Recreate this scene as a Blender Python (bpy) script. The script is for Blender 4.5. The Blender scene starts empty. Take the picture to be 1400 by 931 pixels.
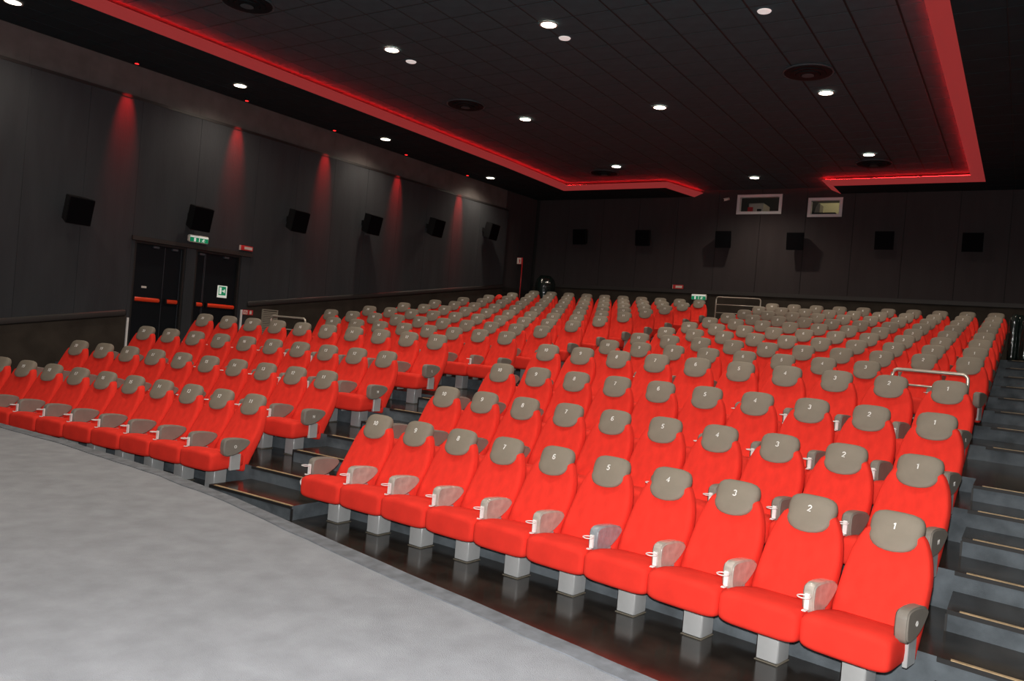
import bpy, bmesh, math, random
from mathutils import Matrix, Vector
random.seed(7)
SC = bpy.context.scene
COL = SC.collection
R = math.radians

# ------------------------------------------------------------------ camera
CAM = Vector((0.6877, -6.3067, 2.1632))
YAW, PITCH, ROLL, FPX = 0.57045, -0.006666, 0.084806, 1095.02
fw = Vector((-math.sin(YAW)*math.cos(PITCH), math.cos(YAW)*math.cos(PITCH), math.sin(PITCH)))
r0 = Vector((math.cos(YAW), math.sin(YAW), 0.0)); u0 = r0.cross(fw)
rt = r0*math.cos(ROLL) + u0*math.sin(ROLL); up = u0*math.cos(ROLL) - r0*math.sin(ROLL)
cd = bpy.data.cameras.new('camera'); cd.sensor_width = 36.0; cd.lens = 36.0*FPX/1400.0
cd.clip_start = 0.05; cd.clip_end = 200
cam = bpy.data.objects.new('camera', cd); COL.objects.link(cam)
M = Matrix((rt, up, -fw)).transposed().to_4x4(); M.translation = CAM
cam.matrix_world = M
SC.camera = cam
# ------------------------------------------------------------------ world, exposure, flash
w = bpy.data.worlds.new('world'); SC.world = w; w.use_nodes = True
w.node_tree.nodes['Background'].inputs[0].default_value = (0, 0, 0, 1)
w.node_tree.nodes['Background'].inputs[1].default_value = 0.0
SC.view_settings.view_transform = 'Standard'; SC.view_settings.look = 'None'
SC.view_settings.exposure = 0.0; SC.view_settings.gamma = 1.0
SC.view_settings.use_curve_mapping = False
FLASH_W, DOWN_W, SOFFIT_W, WASH_W = 2000.0, 310.0, 200.0, 620.0
WARM = (1.0, 0.86, 0.70)
fl = bpy.data.lights.new('camera_flash', 'POINT'); fl.energy = FLASH_W; fl.shadow_soft_size = 0.04
fl.color = (1.0, 0.97, 0.93)
flo = bpy.data.objects.new('camera_flash', fl); COL.objects.link(flo)
flo.location = CAM + up*0.16 + fw*0.05

# ------------------------------------------------------------------ helpers
def mat(name, color, rough=0.6, metal=0.0, emit=None, estr=0.0, noise=0.0, nscale=30.0, bump=0.0, bscale=60.0,
        stretch=None, spec=0.5, coat=0.0, color2=None, sheen=0.0):
    m = bpy.data.materials.new(name); m.use_nodes = True
    nt = m.node_tree; b = nt.nodes['Principled BSDF']
    b.inputs['Base Color'].default_value = (*color, 1)
    b.inputs['Roughness'].default_value = rough; b.inputs['Metallic'].default_value = metal
    b.inputs['Specular IOR Level'].default_value = spec
    b.inputs['Coat Weight'].default_value = coat
    if sheen: b.inputs['Sheen Weight'].default_value = sheen
    if emit:
        b.inputs['Emission Color'].default_value = (*emit, 1); b.inputs['Emission Strength'].default_value = estr
    if noise or bump:
        tc = nt.nodes.new('ShaderNodeTexCoord'); mp = nt.nodes.new('ShaderNodeMapping')
        if stretch: mp.inputs['Scale'].default_value = stretch
        nt.links.new(tc.outputs['Object'], mp.inputs['Vector'])
    if noise:
        n = nt.nodes.new('ShaderNodeTexNoise'); n.inputs['Scale'].default_value = nscale; n.inputs['Detail'].default_value = 5
        nt.links.new(mp.outputs[0], n.inputs['Vector'])
        cr = nt.nodes.new('ShaderNodeValToRGB')
        c2 = color2 or tuple(min(1, c*(1+noise)) for c in color)
        cr.color_ramp.elements[0].color = (*(c*(1-noise) for c in color), 1); cr.color_ramp.elements[0].position = 0.3
        cr.color_ramp.elements[1].color = (*c2, 1); cr.color_ramp.elements[1].position = 0.72
        nt.links.new(n.outputs['Fac'], cr.inputs[0]); nt.links.new(cr.outputs[0], b.inputs['Base Color'])
    if bump:
        n2 = nt.nodes.new('ShaderNodeTexNoise'); n2.inputs['Scale'].default_value = bscale; n2.inputs['Detail'].default_value = 4
        nt.links.new(mp.outputs[0], n2.inputs['Vector'])
        bp = nt.nodes.new('ShaderNodeBump'); bp.inputs['Strength'].default_value = bump; bp.inputs['Distance'].default_value = 0.01
        nt.links.new(n2.outputs['Fac'], bp.inputs['Height']); nt.links.new(bp.outputs[0], b.inputs['Normal'])
    return m

MT = {}
MT['red'] = mat('red_seat_fabric', (0.82, 0.040, 0.026), 0.9, noise=0.08, nscale=6, bump=0.55, bscale=5.0, stretch=(2.2, 2.2, 0.45), spec=0.15)
MT['redseat'] = mat('red_cushion_fabric', (0.82, 0.040, 0.026), 0.9, noise=0.08, nscale=6, bump=0.25, bscale=7.0, spec=0.15)
MT['taupe'] = mat('taupe_headrest_vinyl', (0.245, 0.215, 0.172), 0.62, noise=0.06, nscale=8, bump=0.12, bscale=140, spec=0.3)
MT['arm'] = mat('taupe_armrest_plastic', (0.215, 0.195, 0.17), 0.5, noise=0.08, nscale=9, spec=0.4)
MT['armfilm'] = mat('film_wrapped_armrest', (0.43, 0.39, 0.35), 0.25, noise=0.18, nscale=12, bump=0.3, bscale=28, spec=0.7, coat=0.5)
MT['armfilm2'] = mat('bluish_film_armrest', (0.28, 0.31, 0.34), 0.25, noise=0.2, nscale=16, bump=0.5, bscale=28, spec=0.7, coat=0.5)
MT['white'] = mat('white_plastic', (0.85, 0.85, 0.85), 0.35)
MT['digit'] = mat('white_print', (0.86, 0.86, 0.84), 0.6)
MT['post'] = mat('silver_pedestal_paint', (0.50, 0.52, 0.53), 0.34, metal=0.25, noise=0.05, nscale=10)
MT['glue'] = mat('yellowed_sealant', (0.20, 0.18, 0.14), 0.6)
MT['carpet'] = mat('grey_carpet', (0.285, 0.302, 0.335), 0.97, noise=0.11, nscale=5.0, bump=0.6, bscale=160, spec=0.1)
MT['carpetedge'] = mat('grey_carpet_roll', (0.175, 0.190, 0.215), 0.95, noise=0.25, nscale=9, bump=0.5, bscale=200, spec=0.1)
MT['tread'] = mat('dark_brown_laminate', (0.030, 0.026, 0.022), 0.16, noise=0.45, nscale=3, bump=0.04, bscale=8, spec=0.55)
MT['riser'] = mat('blue_grey_riser_carpet', (0.098, 0.116, 0.132), 0.9, noise=0.35, nscale=5, bump=0.3, bscale=160, spec=0.2)
MT['nosing'] = mat('light_wood_nosing', (0.42, 0.31, 0.18), 0.35, noise=0.25, nscale=14)
MT['blackrub'] = mat('black_rubber', (0.012, 0.012, 0.013), 0.6)
MT['wallfab'] = mat('charcoal_wall_fabric', (0.042, 0.045, 0.050), 0.95, noise=0.10, nscale=3, bump=0.3, bscale=40, stretch=(1.5, 1.5, 0.25), spec=0.2)
MT['backfab'] = mat('dark_plum_wall_fabric', (0.046, 0.039, 0.041), 0.95, noise=0.08, nscale=3, bump=0.3, bscale=40, stretch=(1.5, 1.5, 0.25), spec=0.2)
MT['wallup'] = mat('grey_upper_wall_fabric', (0.105, 0.094, 0.092), 0.95, noise=0.15, nscale=3, spec=0.2)
MT['brown'] = mat('brown_wainscot_carpet', (0.044, 0.036, 0.029), 0.95, noise=0.25, nscale=2.5, spec=0.2)
MT['walltrim'] = mat('black_wall_trim', (0.016, 0.015, 0.015), 0.55)
MT['wallbase'] = mat('black_wall', (0.012, 0.012, 0.012), 0.9)
MT['dado'] = mat('dark_dado_rail', (0.028, 0.024, 0.023), 0.6)
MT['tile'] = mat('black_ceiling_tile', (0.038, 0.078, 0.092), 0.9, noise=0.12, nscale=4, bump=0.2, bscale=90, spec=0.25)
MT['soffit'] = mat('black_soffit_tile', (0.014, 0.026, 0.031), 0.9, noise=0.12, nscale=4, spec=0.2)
MT['grid'] = mat('black_ceiling_grid', (0.006, 0.006, 0.006), 0.8)
MT['cove'] = mat('red_band_painted_glow', (0.22, 0.03, 0.03), 0.5, emit=(1.0, 0.105, 0.105), estr=0.19)  # emission paints in the red LED light that falls on the band
MT['led'] = mat('red_led_line', (0.2, 0.0, 0.0), 0.5, emit=(1.0, 0.012, 0.015), estr=62.0)
MT['lamp'] = mat('warm_lamp_glass', (1, 1, 1), 0.4, emit=(1.0, 0.90, 0.72), estr=14.0)
MT['lampring'] = mat('lamp_trim_ring', (0.35, 0.33, 0.30), 0.4)
MT['redlamp'] = mat('red_lamp_glass', (0.4, 0, 0), 0.4, emit=(1.0, 0.02, 0.02), estr=2.5)
MT['black'] = mat('black_speaker_cabinet', (0.008, 0.008, 0.009), 0.6, spec=0.25)
MT['grille'] = mat('black_speaker_cloth', (0.004, 0.004, 0.005), 0.95, spec=0.05)
MT['diff'] = mat('black_diffuser_metal', (0.006, 0.012, 0.014), 0.6, spec=0.15)
MT['diffrim'] = mat('grey_diffuser_rim', (0.05, 0.085, 0.095), 0.5, spec=0.3)
MT['disc'] = mat('white_disc_added_glow', (0.62, 0.60, 0.58), 0.5, emit=(1.0, 0.96, 0.92), estr=0.45)  # glow added so the plain white disc looks bright
MT['door'] = mat('black_door_paint', (0.007, 0.009, 0.012), 0.6, spec=0.15)
MT['steel'] = mat('brushed_door_steel', (0.13, 0.15, 0.18), 0.35, metal=0.6)
MT['orange'] = mat('orange_red_push_bar', (0.85, 0.060, 0.018), 0.3)
MT['green'] = mat('green_sign_face', (0.0, 0.20, 0.085), 0.5, emit=(0.0, 0.45, 0.2), estr=0.25)
MT['signwhite'] = mat('white_sign_face', (0.8, 0.82, 0.78), 0.5, emit=(0.9, 0.95, 0.85), estr=0.35)
MT['signred'] = mat('red_sign_face', (0.62, 0.025, 0.03), 0.5)
MT['offwhite'] = mat('offwhite_print', (0.72, 0.66, 0.60), 0.55)
MT['chrome'] = mat('polished_steel_rail', (0.62, 0.55, 0.47), 0.25, metal=0.4)
MT['alu'] = mat('white_aluminium_frame', (0.62, 0.64, 0.66), 0.4)
MT['booth'] = mat('dark_booth_wall', (0.06, 0.055, 0.05), 0.9)
MT['cream'] = mat('cream_booth_wall', (0.75, 0.68, 0.40), 0.8)
MT['machine'] = mat('beige_machine_case', (0.62, 0.54, 0.46), 0.5)
MT['vent'] = mat('beige_grey_vent', (0.30, 0.27, 0.22), 0.5)
MT['wrap'] = mat('dark_shiny_plastic_wrap', (0.010, 0.018, 0.016), 0.14, bump=0.9, bscale=14, spec=0.9, coat=0.6)
MT['redpole'] = mat('red_painted_pole', (0.45, 0.010, 0.014), 0.4)

def glass():
    m = bpy.data.materials.new('window_glass'); m.use_nodes = True; nt = m.node_tree
    for n in list(nt.nodes):
        if n.type != 'OUTPUT_MATERIAL': nt.nodes.remove(n)
    out = [n for n in nt.nodes if n.type == 'OUTPUT_MATERIAL'][0]
    t = nt.nodes.new('ShaderNodeBsdfTransparent'); g = nt.nodes.new('ShaderNodeBsdfGlossy'); g.inputs['Roughness'].default_value = 0.03
    mx = nt.nodes.new('ShaderNodeMixShader'); mx.inputs[0].default_value = 0.06
    nt.links.new(t.outputs[0], mx.inputs[1]); nt.links.new(g.outputs[0], mx.inputs[2]); nt.links.new(mx.outputs[0], out.inputs[0])
    return m
MT['glass'] = glass()

def mesh(name, verts, faces, m, smooth=False, midx=None):
    me = bpy.data.meshes.new(name); me.from_pydata([tuple(v) for v in verts], [], faces)
    for x in (m if isinstance(m, (list, tuple)) else [m]): me.materials.append(x)
    if midx:
        for p, i in zip(me.polygons, midx): p.material_index = i
    if smooth:
        for p in me.polygons: p.use_smooth = True
    bm = bmesh.new(); bm.from_mesh(me); bmesh.ops.recalc_face_normals(bm, faces=bm.faces); bm.to_mesh(me); bm.free()
    me.update(); return me
def link(name, me, parent=None, loc=(0, 0, 0), rot=(0, 0, 0)):
    o = bpy.data.objects.new(name, me); COL.objects.link(o); o.location = loc; o.rotation_euler = rot
    if parent: o.parent = parent
    return o
def thing(name, label, cat, loc=(0, 0, 0), rotz=0, group=None):
    o = bpy.data.objects.new(name, None); COL.objects.link(o); o.location = loc; o.rotation_euler = (0, 0, rotz)
    o.empty_display_size = 0.1
    return tag(o, label, cat, group)
def tag(o, label, cat, group=None):
    o['label'] = label; o['category'] = cat
    if group: o['group'] = group
    return o
def struct(o, label=None):
    o['kind'] = 'structure'
    if label: o['label'] = label
    return o
class MB:
    def __init__(s): s.v = []; s.f = []; s.mi = []
    def add(s, vs, fs, mi=0):
        n = len(s.v); s.v += [tuple(v) for v in vs]; s.f += [tuple(i+n for i in f) for f in fs]; s.mi += [mi]*len(fs)
    def box(s, x0, x1, y0, y1, z0, z1, mi=0, top=None):
        s.add([(x0,y0,z0),(x1,y0,z0),(x1,y1,z0),(x0,y1,z0),(x0,y0,z1),(x1,y0,z1),(x1,y1,z1),(x0,y1,z1)],
              [(0,3,2,1),(4,5,6,7),(0,1,5,4),(1,2,6,5),(2,3,7,6),(3,0,4,7)], mi)
        if top is not None: s.mi[-5] = top
    def hexa(s, a, b, mi=0):   # two quads a, b (lists of 4 points)
        s.add(list(a)+list(b), [(0,1,2,3),(7,6,5,4),(0,4,5,1),(1,5,6,2),(2,6,7,3),(3,7,4,0)], mi)
    def tube(s, pts, r, n=8, mi=0, cap=True, closed=False):
        rings = []; N = len(pts); P = [Vector(p) for p in pts]
        for i, p in enumerate(P):
            if closed: t = (P[(i+1) % N]-P[i-1])
            else: t = P[min(i+1, N-1)]-P[max(i-1, 0)]
            t.normalize(); a = Vector((0, 0, 1)) if abs(t.z) < 0.9 else Vector((1, 0, 0))
            u = t.cross(a).normalized(); v = t.cross(u)
            rings.append([p+(u*math.cos(k*2*math.pi/n)+v*math.sin(k*2*math.pi/n))*r for k in range(n)])
        vs = [q for rg in rings for q in rg]; fs = []
        for i in range(N if closed else N-1):
            j = (i+1) % N
            for k in range(n): fs.append((i*n+k, i*n+(k+1) % n, j*n+(k+1) % n, j*n+k))
        if cap and not closed: fs += [tuple(range(n)), tuple(range((N-1)*n, N*n))]
        s.add(vs, fs, mi)
    def cyl(s, c, r, h, n=24, mi=0, r2=None, axis='z'):
        r2 = r if r2 is None else r2; vs = []
        for rr, hh in ((r, 0), (r2, h)):
            for k in range(n):
                a = 2*math.pi*k/n; x, y = rr*math.cos(a), rr*math.sin(a)
                vs.append({'z': (c[0]+x, c[1]+y, c[2]+hh), 'x': (c[0]+hh, c[1]+x, c[2]+y), 'y': (c[0]+x, c[1]+hh, c[2]+y)}[axis])
        fs = [(k, (k+1) % n, n+(k+1) % n, n+k) for k in range(n)]+[tuple(range(n)), tuple(range(n, 2*n))]
        s.add(vs, fs, mi)
    def loft(s, rings, mi=0, cap=True):
        n = len(rings[0]); vs = [q for rg in rings for q in rg]; fs = []
        for i in range(len(rings)-1):
            for k in range(n): fs.append((i*n+k, i*n+(k+1) % n, (i+1)*n+(k+1) % n, (i+1)*n+k))
        if cap: fs += [tuple(range(n)), tuple(range((len(rings)-1)*n, len(rings)*n))]
        s.add(vs, fs, mi)
    def prism(s, poly, axis, a, b, mi=0):   # poly 2-D, extruded along axis from a to b
        def P(p, h): return {'x': (h, p[0], p[1]), 'y': (p[0], h, p[1]), 'z': (p[0], p[1], h)}[axis]
        n = len(poly)
        s.add([P(p, a) for p in poly]+[P(p, b) for p in poly], [(k, (k+1) % n, n+(k+1) % n, n+k) for k in range(n)]+[tuple(range(n)), tuple(range(n, 2*n))], mi)
    def build(s, name, m, smooth=False): return mesh(name, s.v, s.f, m, smooth, s.mi)
def bevel(me, w, seg=2, smooth=True, angle=30):
    bm = bmesh.new(); bm.from_mesh(me)
    ed = [e for e in bm.edges if len(e.link_faces) == 2 and e.calc_face_angle() > R(angle)]
    bmesh.ops.bevel(bm, geom=ed, offset=w, segments=seg, affect='EDGES', clamp_overlap=True)
    if smooth:
        for f in bm.faces: f.smooth = True
    bm.to_mesh(me); bm.free()
    if smooth: wn(me)
    return me
def wn(me):
    acc = [Vector((0, 0, 0)) for _ in me.vertices]
    for p in me.polygons:
        p.use_smooth = True
        for i in p.vertices: acc[i] += p.normal*p.area
    me.normals_split_custom_set_from_vertices([a.normalized() if a.length else (0, 0, 1) for a in acc])
    return me
def sup(a, b, n, N, cx=0.0, cy=0.0):
    out = []
    for k in range(N):
        t = 2*math.pi*k/N; c, s_ = math.cos(t), math.sin(t)
        out.append((cx+a*math.copysign(abs(c)**(2/n), c), cy+b*math.copysign(abs(s_)**(2/n), s_)))
    return out
TXT = {}
def text_mesh(t, size, m, key=None):
    k = (t, size, m.name)
    if k not in TXT:
        cu = bpy.data.curves.new('print', 'FONT'); cu.body = t; cu.size = size; cu.align_x = 'CENTER'; cu.align_y = 'CENTER'
        cu.resolution_u = 2; cu.extrude = 0.0012; cu.offset = size*0.012
        ob = bpy.data.objects.new('print', cu); COL.objects.link(ob)
        bpy.context.view_layer.update()
        dg = bpy.context.evaluated_depsgraph_get()
        me = bpy.data.meshes.new_from_object(ob.evaluated_get(dg)); me.materials.clear(); me.materials.append(m)
        bpy.data.objects.remove(ob); bpy.data.curves.remove(cu); TXT[k] = me
    return TXT[k]

# ------------------------------------------------------------------ layout
S, GAP, C2 = 0.60, 1.525, -0.012807
XM = -(9.5*S+GAP/2)
D1, H1, DG, HG, D2, H2 = 1.2190, 0.3121, 2.0942, 0.1544, 1.2756, 0.1806
def rowz(r): return (r-1)*H1 if r <= 4 else 3*H1+HG+(r-5)*H2
def rowy(r, x): return ((r-1)*D1 if r <= 4 else 3*D1+DG+(r-5)*D2)+C2*((x-XM)**2-XM**2)
def edgey(r, x): return rowy(r-1, x)-0.28          # front edge of the tier that carries row r
def XL(y): return -14.424+0.0496*(y-8)
def XR(y): return 2*XM-XL(y)
YB, YF = 17.55, -10.5
ZS, ZC = 6.92, 7.10
STAGE = 0.45
XA0, XA1 = -7.10, -5.73                            # centre aisle
RA0, RA1 = 0.345, 1.62                              # right aisle
LA0, LA1 = -14.35, -13.32                          # left aisle

# ------------------------------------------------------------------ floor, stage, tiers
b = MB(); b.box(-15.6, 2.8, YF-0.3, YB+0.3, -0.2, 0.0)
struct(link('floor', b.build('floor', MT['tread'])))
edge = [(-15.2, -1.10), (-10.49, -1.06), (-8.975, -1.05), (-7.975, -1.11), (-6.54, -1.22), (-5.26, -1.41), (-2.79, -1.945), (-1.81, -2.14), (-0.78, -2.353), (2.6, -3.05)]
b = MB()
poly = [(x, y-0.03) for x, y in edge]+[(2.6, YF), (-15.2, YF)]
b.prism(poly, 'z', 0.002, STAGE)
stage = struct(link('floor', b.build('floor_stage', MT['carpet'])), 'raised grey carpeted platform in front of the seats')
b = MB(); fine = []
for (xa, ya), (xb, yb) in zip(edge, edge[1:]):
    n = max(2, int(abs(xb-xa)/0.25))
    for k in range(n):
        t = k/n; fine.append((xa+(xb-xa)*t, ya+(yb-ya)*t-0.045+random.uniform(-.004, .004), STAGE-0.05+random.uniform(-.003, .003)))
b.tube(fine, 0.062, 12)
link('edge_roll', b.build('edge_roll', MT['carpetedge'], True), stage)

b = MB(); bo_ = []
for q, (x, y, z) in enumerate(fine): bo_.append((x, y+0.02, y-0.125+random.uniform(-.012, .012)))
for (xa, a0, a1), (xb, b0, b1) in zip(bo_, bo_[1:]):
    b.hexa([(xa, a0, STAGE+0.0005), (xb, b0, STAGE+0.0005), (xb, b1, STAGE+0.0005), (xa, a1, STAGE+0.0005)], [(xa, a0, STAGE+0.013), (xb, b0, STAGE+0.013), (xb, b1, STAGE+0.008), (xa, a1, STAGE+0.008)])
link('edge_border', b.build('edge_border', MT['carpetedge'], False), stage)
def curve_xs(x0, x1, n): return [x0+(x1-x0)*k/n for k in range(n+1)]
tiers = {1: None}
for r in range(2, 14):
    b = MB(); z0, z1 = rowz(r-1)-0.02, rowz(r)
    back = (lambda x: YB) if r == 13 else (lambda x, r=r: edgey(r+1, x)+0.05)
    xs = curve_xs(-14.9, 1.95, 34)
    for xa, xb in zip(xs, xs[1:]):
        fa, fb, ba, bb = edgey(r, xa), edgey(r, xb), back(xa), back(xb)
        v = [(xa, fa, z0), (xb, fb, z0), (xb, fb, z1), (xa, fa, z1), (xb, bb, z1), (xa, ba, z1), (xb, bb, z0), (xa, ba, z0)]
        b.add(v, [(0, 1, 2, 3)], 1); b.add(v, [(3, 2, 4, 5)], 0); b.add(v, [(5, 4, 6, 7)], 1)
    t = struct(link('floor', b.build('floor_tier', [MT['tread'], MT['riser']])))
    tiers[r] = t

def nosing(parent, x0, x1, yfun, z, n=4):
    for nm, m, dy0, dy1, dz0, dz1 in (('nosing', MT['nosing'], -0.012, 0.020, 0.0005, 0.006), ('edge_trim', MT['blackrub'], -0.016, -0.0005, -0.030, 0.0005)):
        b = MB(); xs = curve_xs(x0+(0.08 if nm == 'nosing' else 0), x1, n)
        for xa, xb in zip(xs, xs[1:]):
            ya, yb = yfun(xa), yfun(xb)
            b.hexa([(xa, ya+dy0, z+dz0), (xb, yb+dy0, z+dz0), (xb, yb+dy1, z+dz0), (xa, ya+dy1, z+dz0)],
                   [(xa, ya+dy0, z+dz1), (xb, yb+dy0, z+dz1), (xb, yb+dy1, z+dz1), (xa, ya+dy1, z+dz1)])
        link(nm, b.build(nm, m), parent)
AISLES = (('centre', XA0, XA1), ('right', RA0, RA1), ('left', LA0, LA1))
for r in range(2, 14):
    if r == 5: continue
    for nm, x0, x1 in AISLES: nosing(tiers[r], x0, x1, lambda x, r=r: edgey(r, x), rowz(r))
ORD = {1: 'front', 2: 'second', 3: 'third', 4: 'fourth', 5: 'fifth', 6: 'sixth', 7: 'seventh', 8: 'eighth', 9: 'ninth', 10: 'tenth', 11: 'eleventh', 12: 'twelfth', 13: 'last'}
AN = {'centre': 'middle aisle', 'right': 'right-hand aisle', 'left': 'aisle along the left wall'}
for r in range(1, 5):
    for nm, x0, x1 in AISLES:
        z0 = rowz(r); z1 = rowz(r)+H1/2
        yf = lambda x, r=r: edgey(r+1, x)-0.585
        b = MB(); xs = curve_xs(x0, x1, 4)
        if r == 4: z1 = rowz(5)
        for xa, xb in zip(xs, xs[1:]):
            fa, fb, ba, bb = yf(xa), yf(xb), edgey(r+1, xa)-0.001, edgey(r+1, xb)-0.001
            v = [(xa, fa, z0), (xb, fb, z0), (xb, fb, z1), (xa, fa, z1), (xb, bb, z1), (xa, ba, z1), (xb, bb, z0), (xa, ba, z0)]
            b.add(v, [(0, 1, 2, 3)], 1); b.add(v, [(3, 2, 4, 5)], 0)
            if xa == xs[0]: b.add(v, [(0, 3, 5, 7)], 1)
            if xb == xs[-1]: b.add(v, [(1, 6, 4, 2)], 1)
        so = struct(link('floor', b.build('aisle_step', [MT['tread'], MT['riser']])), 'dark half step with wood nosing beside the %s seat row, %s' % (ORD[r], AN[nm]))
        nosing(so, x0, x1, yf, z1)
        for xx in (x0, x1):
            b = MB(); b.box(xx-0.008, xx+0.008, yf(xx)-0.010, yf(xx)+0.012, z0, z1-0.031); link('corner_trim', b.build('corner_trim', MT['blackrub']), so)

# ------------------------------------------------------------------ walls
def dado(y): return 1.623+0.1417*(y-0.82)
ZL = 6.24
b = MB(); b.hexa([(XL(YF)-0.4, YF, 0), (XL(YB)-0.4, YB, 0), (XL(YB)-0.4, YB, 7.4), (XL(YF)-0.4, YF, 7.4)], [(XL(YF)-0.15, YF, 0), (XL(YB)-0.15, YB, 0), (XL(YB)-0.15, YB, 7.4), (XL(YF)-0.15, YF, 7.4)])
wl = struct(link('wall_left', b.build('wall_left', MT['wallbase'])))
def wpanel(name, y0, y1, za0, za1, zb0, zb1, m, parent, proud=0.0, thick=0.14, g=0.003):
    y0 += g; y1 -= g; b = MB()
    o = lambda y, d, z: (XL(y)+proud-d, y, z)
    b.hexa([o(y0, 0, za0), o(y1, 0, zb0), o(y1, 0, zb1), o(y0, 0, za1)], [o(y0, thick, za0), o(y1, thick, zb0), o(y1, thick, zb1), o(y0, thick, za1)])
    return link(name, b.build(name, m), parent)
ys = [YF, -9.2, -7.9, -6.6, -5.3, -4.0, -2.7, -1.4, -0.1, 1.0, 2.08, 3.12, 4.45, 5.95, 7.1, 8.25, 9.4, 10.6, 11.8, 13.0, 14.3, 15.76]
for a, c in zip(ys, ys[1:]):
    indoor = 3.1 < a < 5.9
    wpanel('fabric_panel', a, c, 3.535 if indoor else dado(a)+0.05, ZL, 3.535 if indoor else dado(c)+0.05, ZL, MT['wallfab'], wl)
    wpanel('upper_panel', a, c, ZL+0.06, ZS+0.02, ZL+0.06, ZS+0.02, MT['wallup'], wl, proud=-0.10, thick=0.05, g=0.0008)
    if not indoor: wpanel('wainscot_panel', a, c, -0.0, dado(a)-0.05, 0.0, dado(c)-0.05, MT['brown'], wl, proud=0.0, g=0.0)
wpanel('corner_panel', 15.76, 16.65, 3.75, ZS+0.02, 3.75, ZS+0.02, MT['backfab'], wl, proud=-0.09, thick=0.05)
wpanel('corner_panel', 16.65, YB-0.02, 3.75, ZS+0.02, 3.75, ZS+0.02, MT['backfab'], wl, proud=-0.09, thick=0.05)
wpanel('corner_wainscot', 15.76, YB-0.02, 0.5, 3.62, 0.5, 3.62, MT['brown'], wl, proud=-0.09, thick=0.05)
wpanel('corner_rail', 15.76, YB-0.02, 3.62, 3.75, 3.62, 3.75, MT['dado'], wl, proud=-0.04, thick=0.10, g=0.0)
TN = [0]
def trim(b, m, label=None):
    TN[0] += 1; return struct(link('trim_%d' % TN[0], b.build('trim', m)), label)
def wall_bar(y0, y1, za, zb, zh, proud, m, label=None, rnd=0.0):
    b = MB(); o = lambda y, d, z: (XL(y)+d, y, z)
    b.hexa([o(y0, -0.12, za), o(y1, -0.12, zb), o(y1, -0.12, zb+zh), o(y0, -0.12, za+zh)], [o(y0, proud, za), o(y1, proud, zb), o(y1, proud, zb+zh), o(y0, proud, za+zh)])
    me = b.build('trim', m)
    if rnd: bevel(me, rnd, 2, True)
    TN[0] += 1; return struct(link('trim_%d' % TN[0], me), label)
wall_bar(YF, 15.80, ZL, ZL, 0.06, 0.008, MT['walltrim'], 'black ledge running along the left wall below the ceiling')
wall_bar(YF, 3.10, dado(YF)-0.06, dado(3.10)-0.06, 0.13, 0.035, MT['dado'], 'sloping dark rail on the left wall before the doors', 0.02)
wall_bar(5.96, 15.76, dado(5.96)-0.06, dado(15.76)-0.06, 0.13, 0.035, MT['dado'], 'sloping dark rail on the left wall past the doors', 0.02)
wall_bar(15.765, 15.80, 3.0, 3.0, 3.3, -0.02, MT['walltrim'], 'dark end strip of the left wall panels')
# right and screen walls
b = MB(); b.hexa([(XR(YF), YF, 0), (XR(YB), YB, 0), (XR(YB), YB, 7.4), (XR(YF), YF, 7.4)], [(XR(YF)+0.2, YF, 0), (XR(YB)+0.2, YB, 0), (XR(YB)+0.2, YB, 7.4), (XR(YF)+0.2, YF, 7.4)])
struct(link('wall_right', b.build('wall_right', MT['wallfab'])))
b = MB(); b.box(-15.7, 2.9, YF-0.3, YF, 0, 7.4); struct(link('wall_front', b.build('wall_front', MT['wallbase'])))

# back wall with two booth windows
W1 = (-6.97, -5.66, 6.375, 6.95); W2 = (-4.90, -3.98, 6.275, 6.815)
b = MB()
def rects(xa, xb, za, zb, holes):
    xs = sorted({xa, xb, *[h[0] for h in holes], *[h[1] for h in holes]}); zs = sorted({za, zb, *[h[2] for h in holes], *[h[3] for h in holes]})
    for x0, x1 in zip(xs, xs[1:]):
        for z0, z1 in zip(zs, zs[1:]):
            if x0 < xa or x1 > xb or z0 < za or z1 > zb: continue
            if any(h[0] <= x0+1e-6 and h[1] >= x1-1e-6 and h[2] <= z0+1e-6 and h[3] >= z1-1e-6 for h in holes): continue
            yield x0, x1, z0, z1
for x0, x1, z0, z1 in rects(-14.6, 2.6, 0, 7.4, (W1, W2)): b.box(x0, x1, YB+0.04, YB+0.16, z0, z1)
wb = struct(link('wall_back', b.build('wall_back', MT['wallbase'])))
bx = [-13.93, -12.75, -11.45, -10.15, -8.85, -7.55, -6.25, -4.95, -3.65, -2.35, -1.05, 0.10, 1.02]
for a, c in zip(bx, bx[1:]):
    hs = [(max(a, h[0]), min(c, h[1]), h[2], h[3]) for h in (W1, W2) if h[0] < c and h[1] > a]
    b = MB()
    for x0, x1, z0, z1 in rects(a+0.006, c-0.006, 4.04, 7.12, [(max(h[0], a+0.006), min(h[1], c-0.006), h[2], h[3]) for h in hs]): b.box(x0, x1, YB, YB+0.035, z0, z1)
    link('fabric_panel', b.build('fabric_panel', MT['backfab']), wb)
b = MB(); b.box(-13.95, 1.03, YB+0.0, YB+0.03, 2.4, 3.92); link('wainscot_panel', b.build('wainscot_panel', MT['brown']), wb)
b = MB(); b.box(-13.9, 1.0, YB-0.05, YB+0.03, 3.925, 4.035); trim(b, MT['dado'], 'dark rail along the back wall above the last seats')

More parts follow.
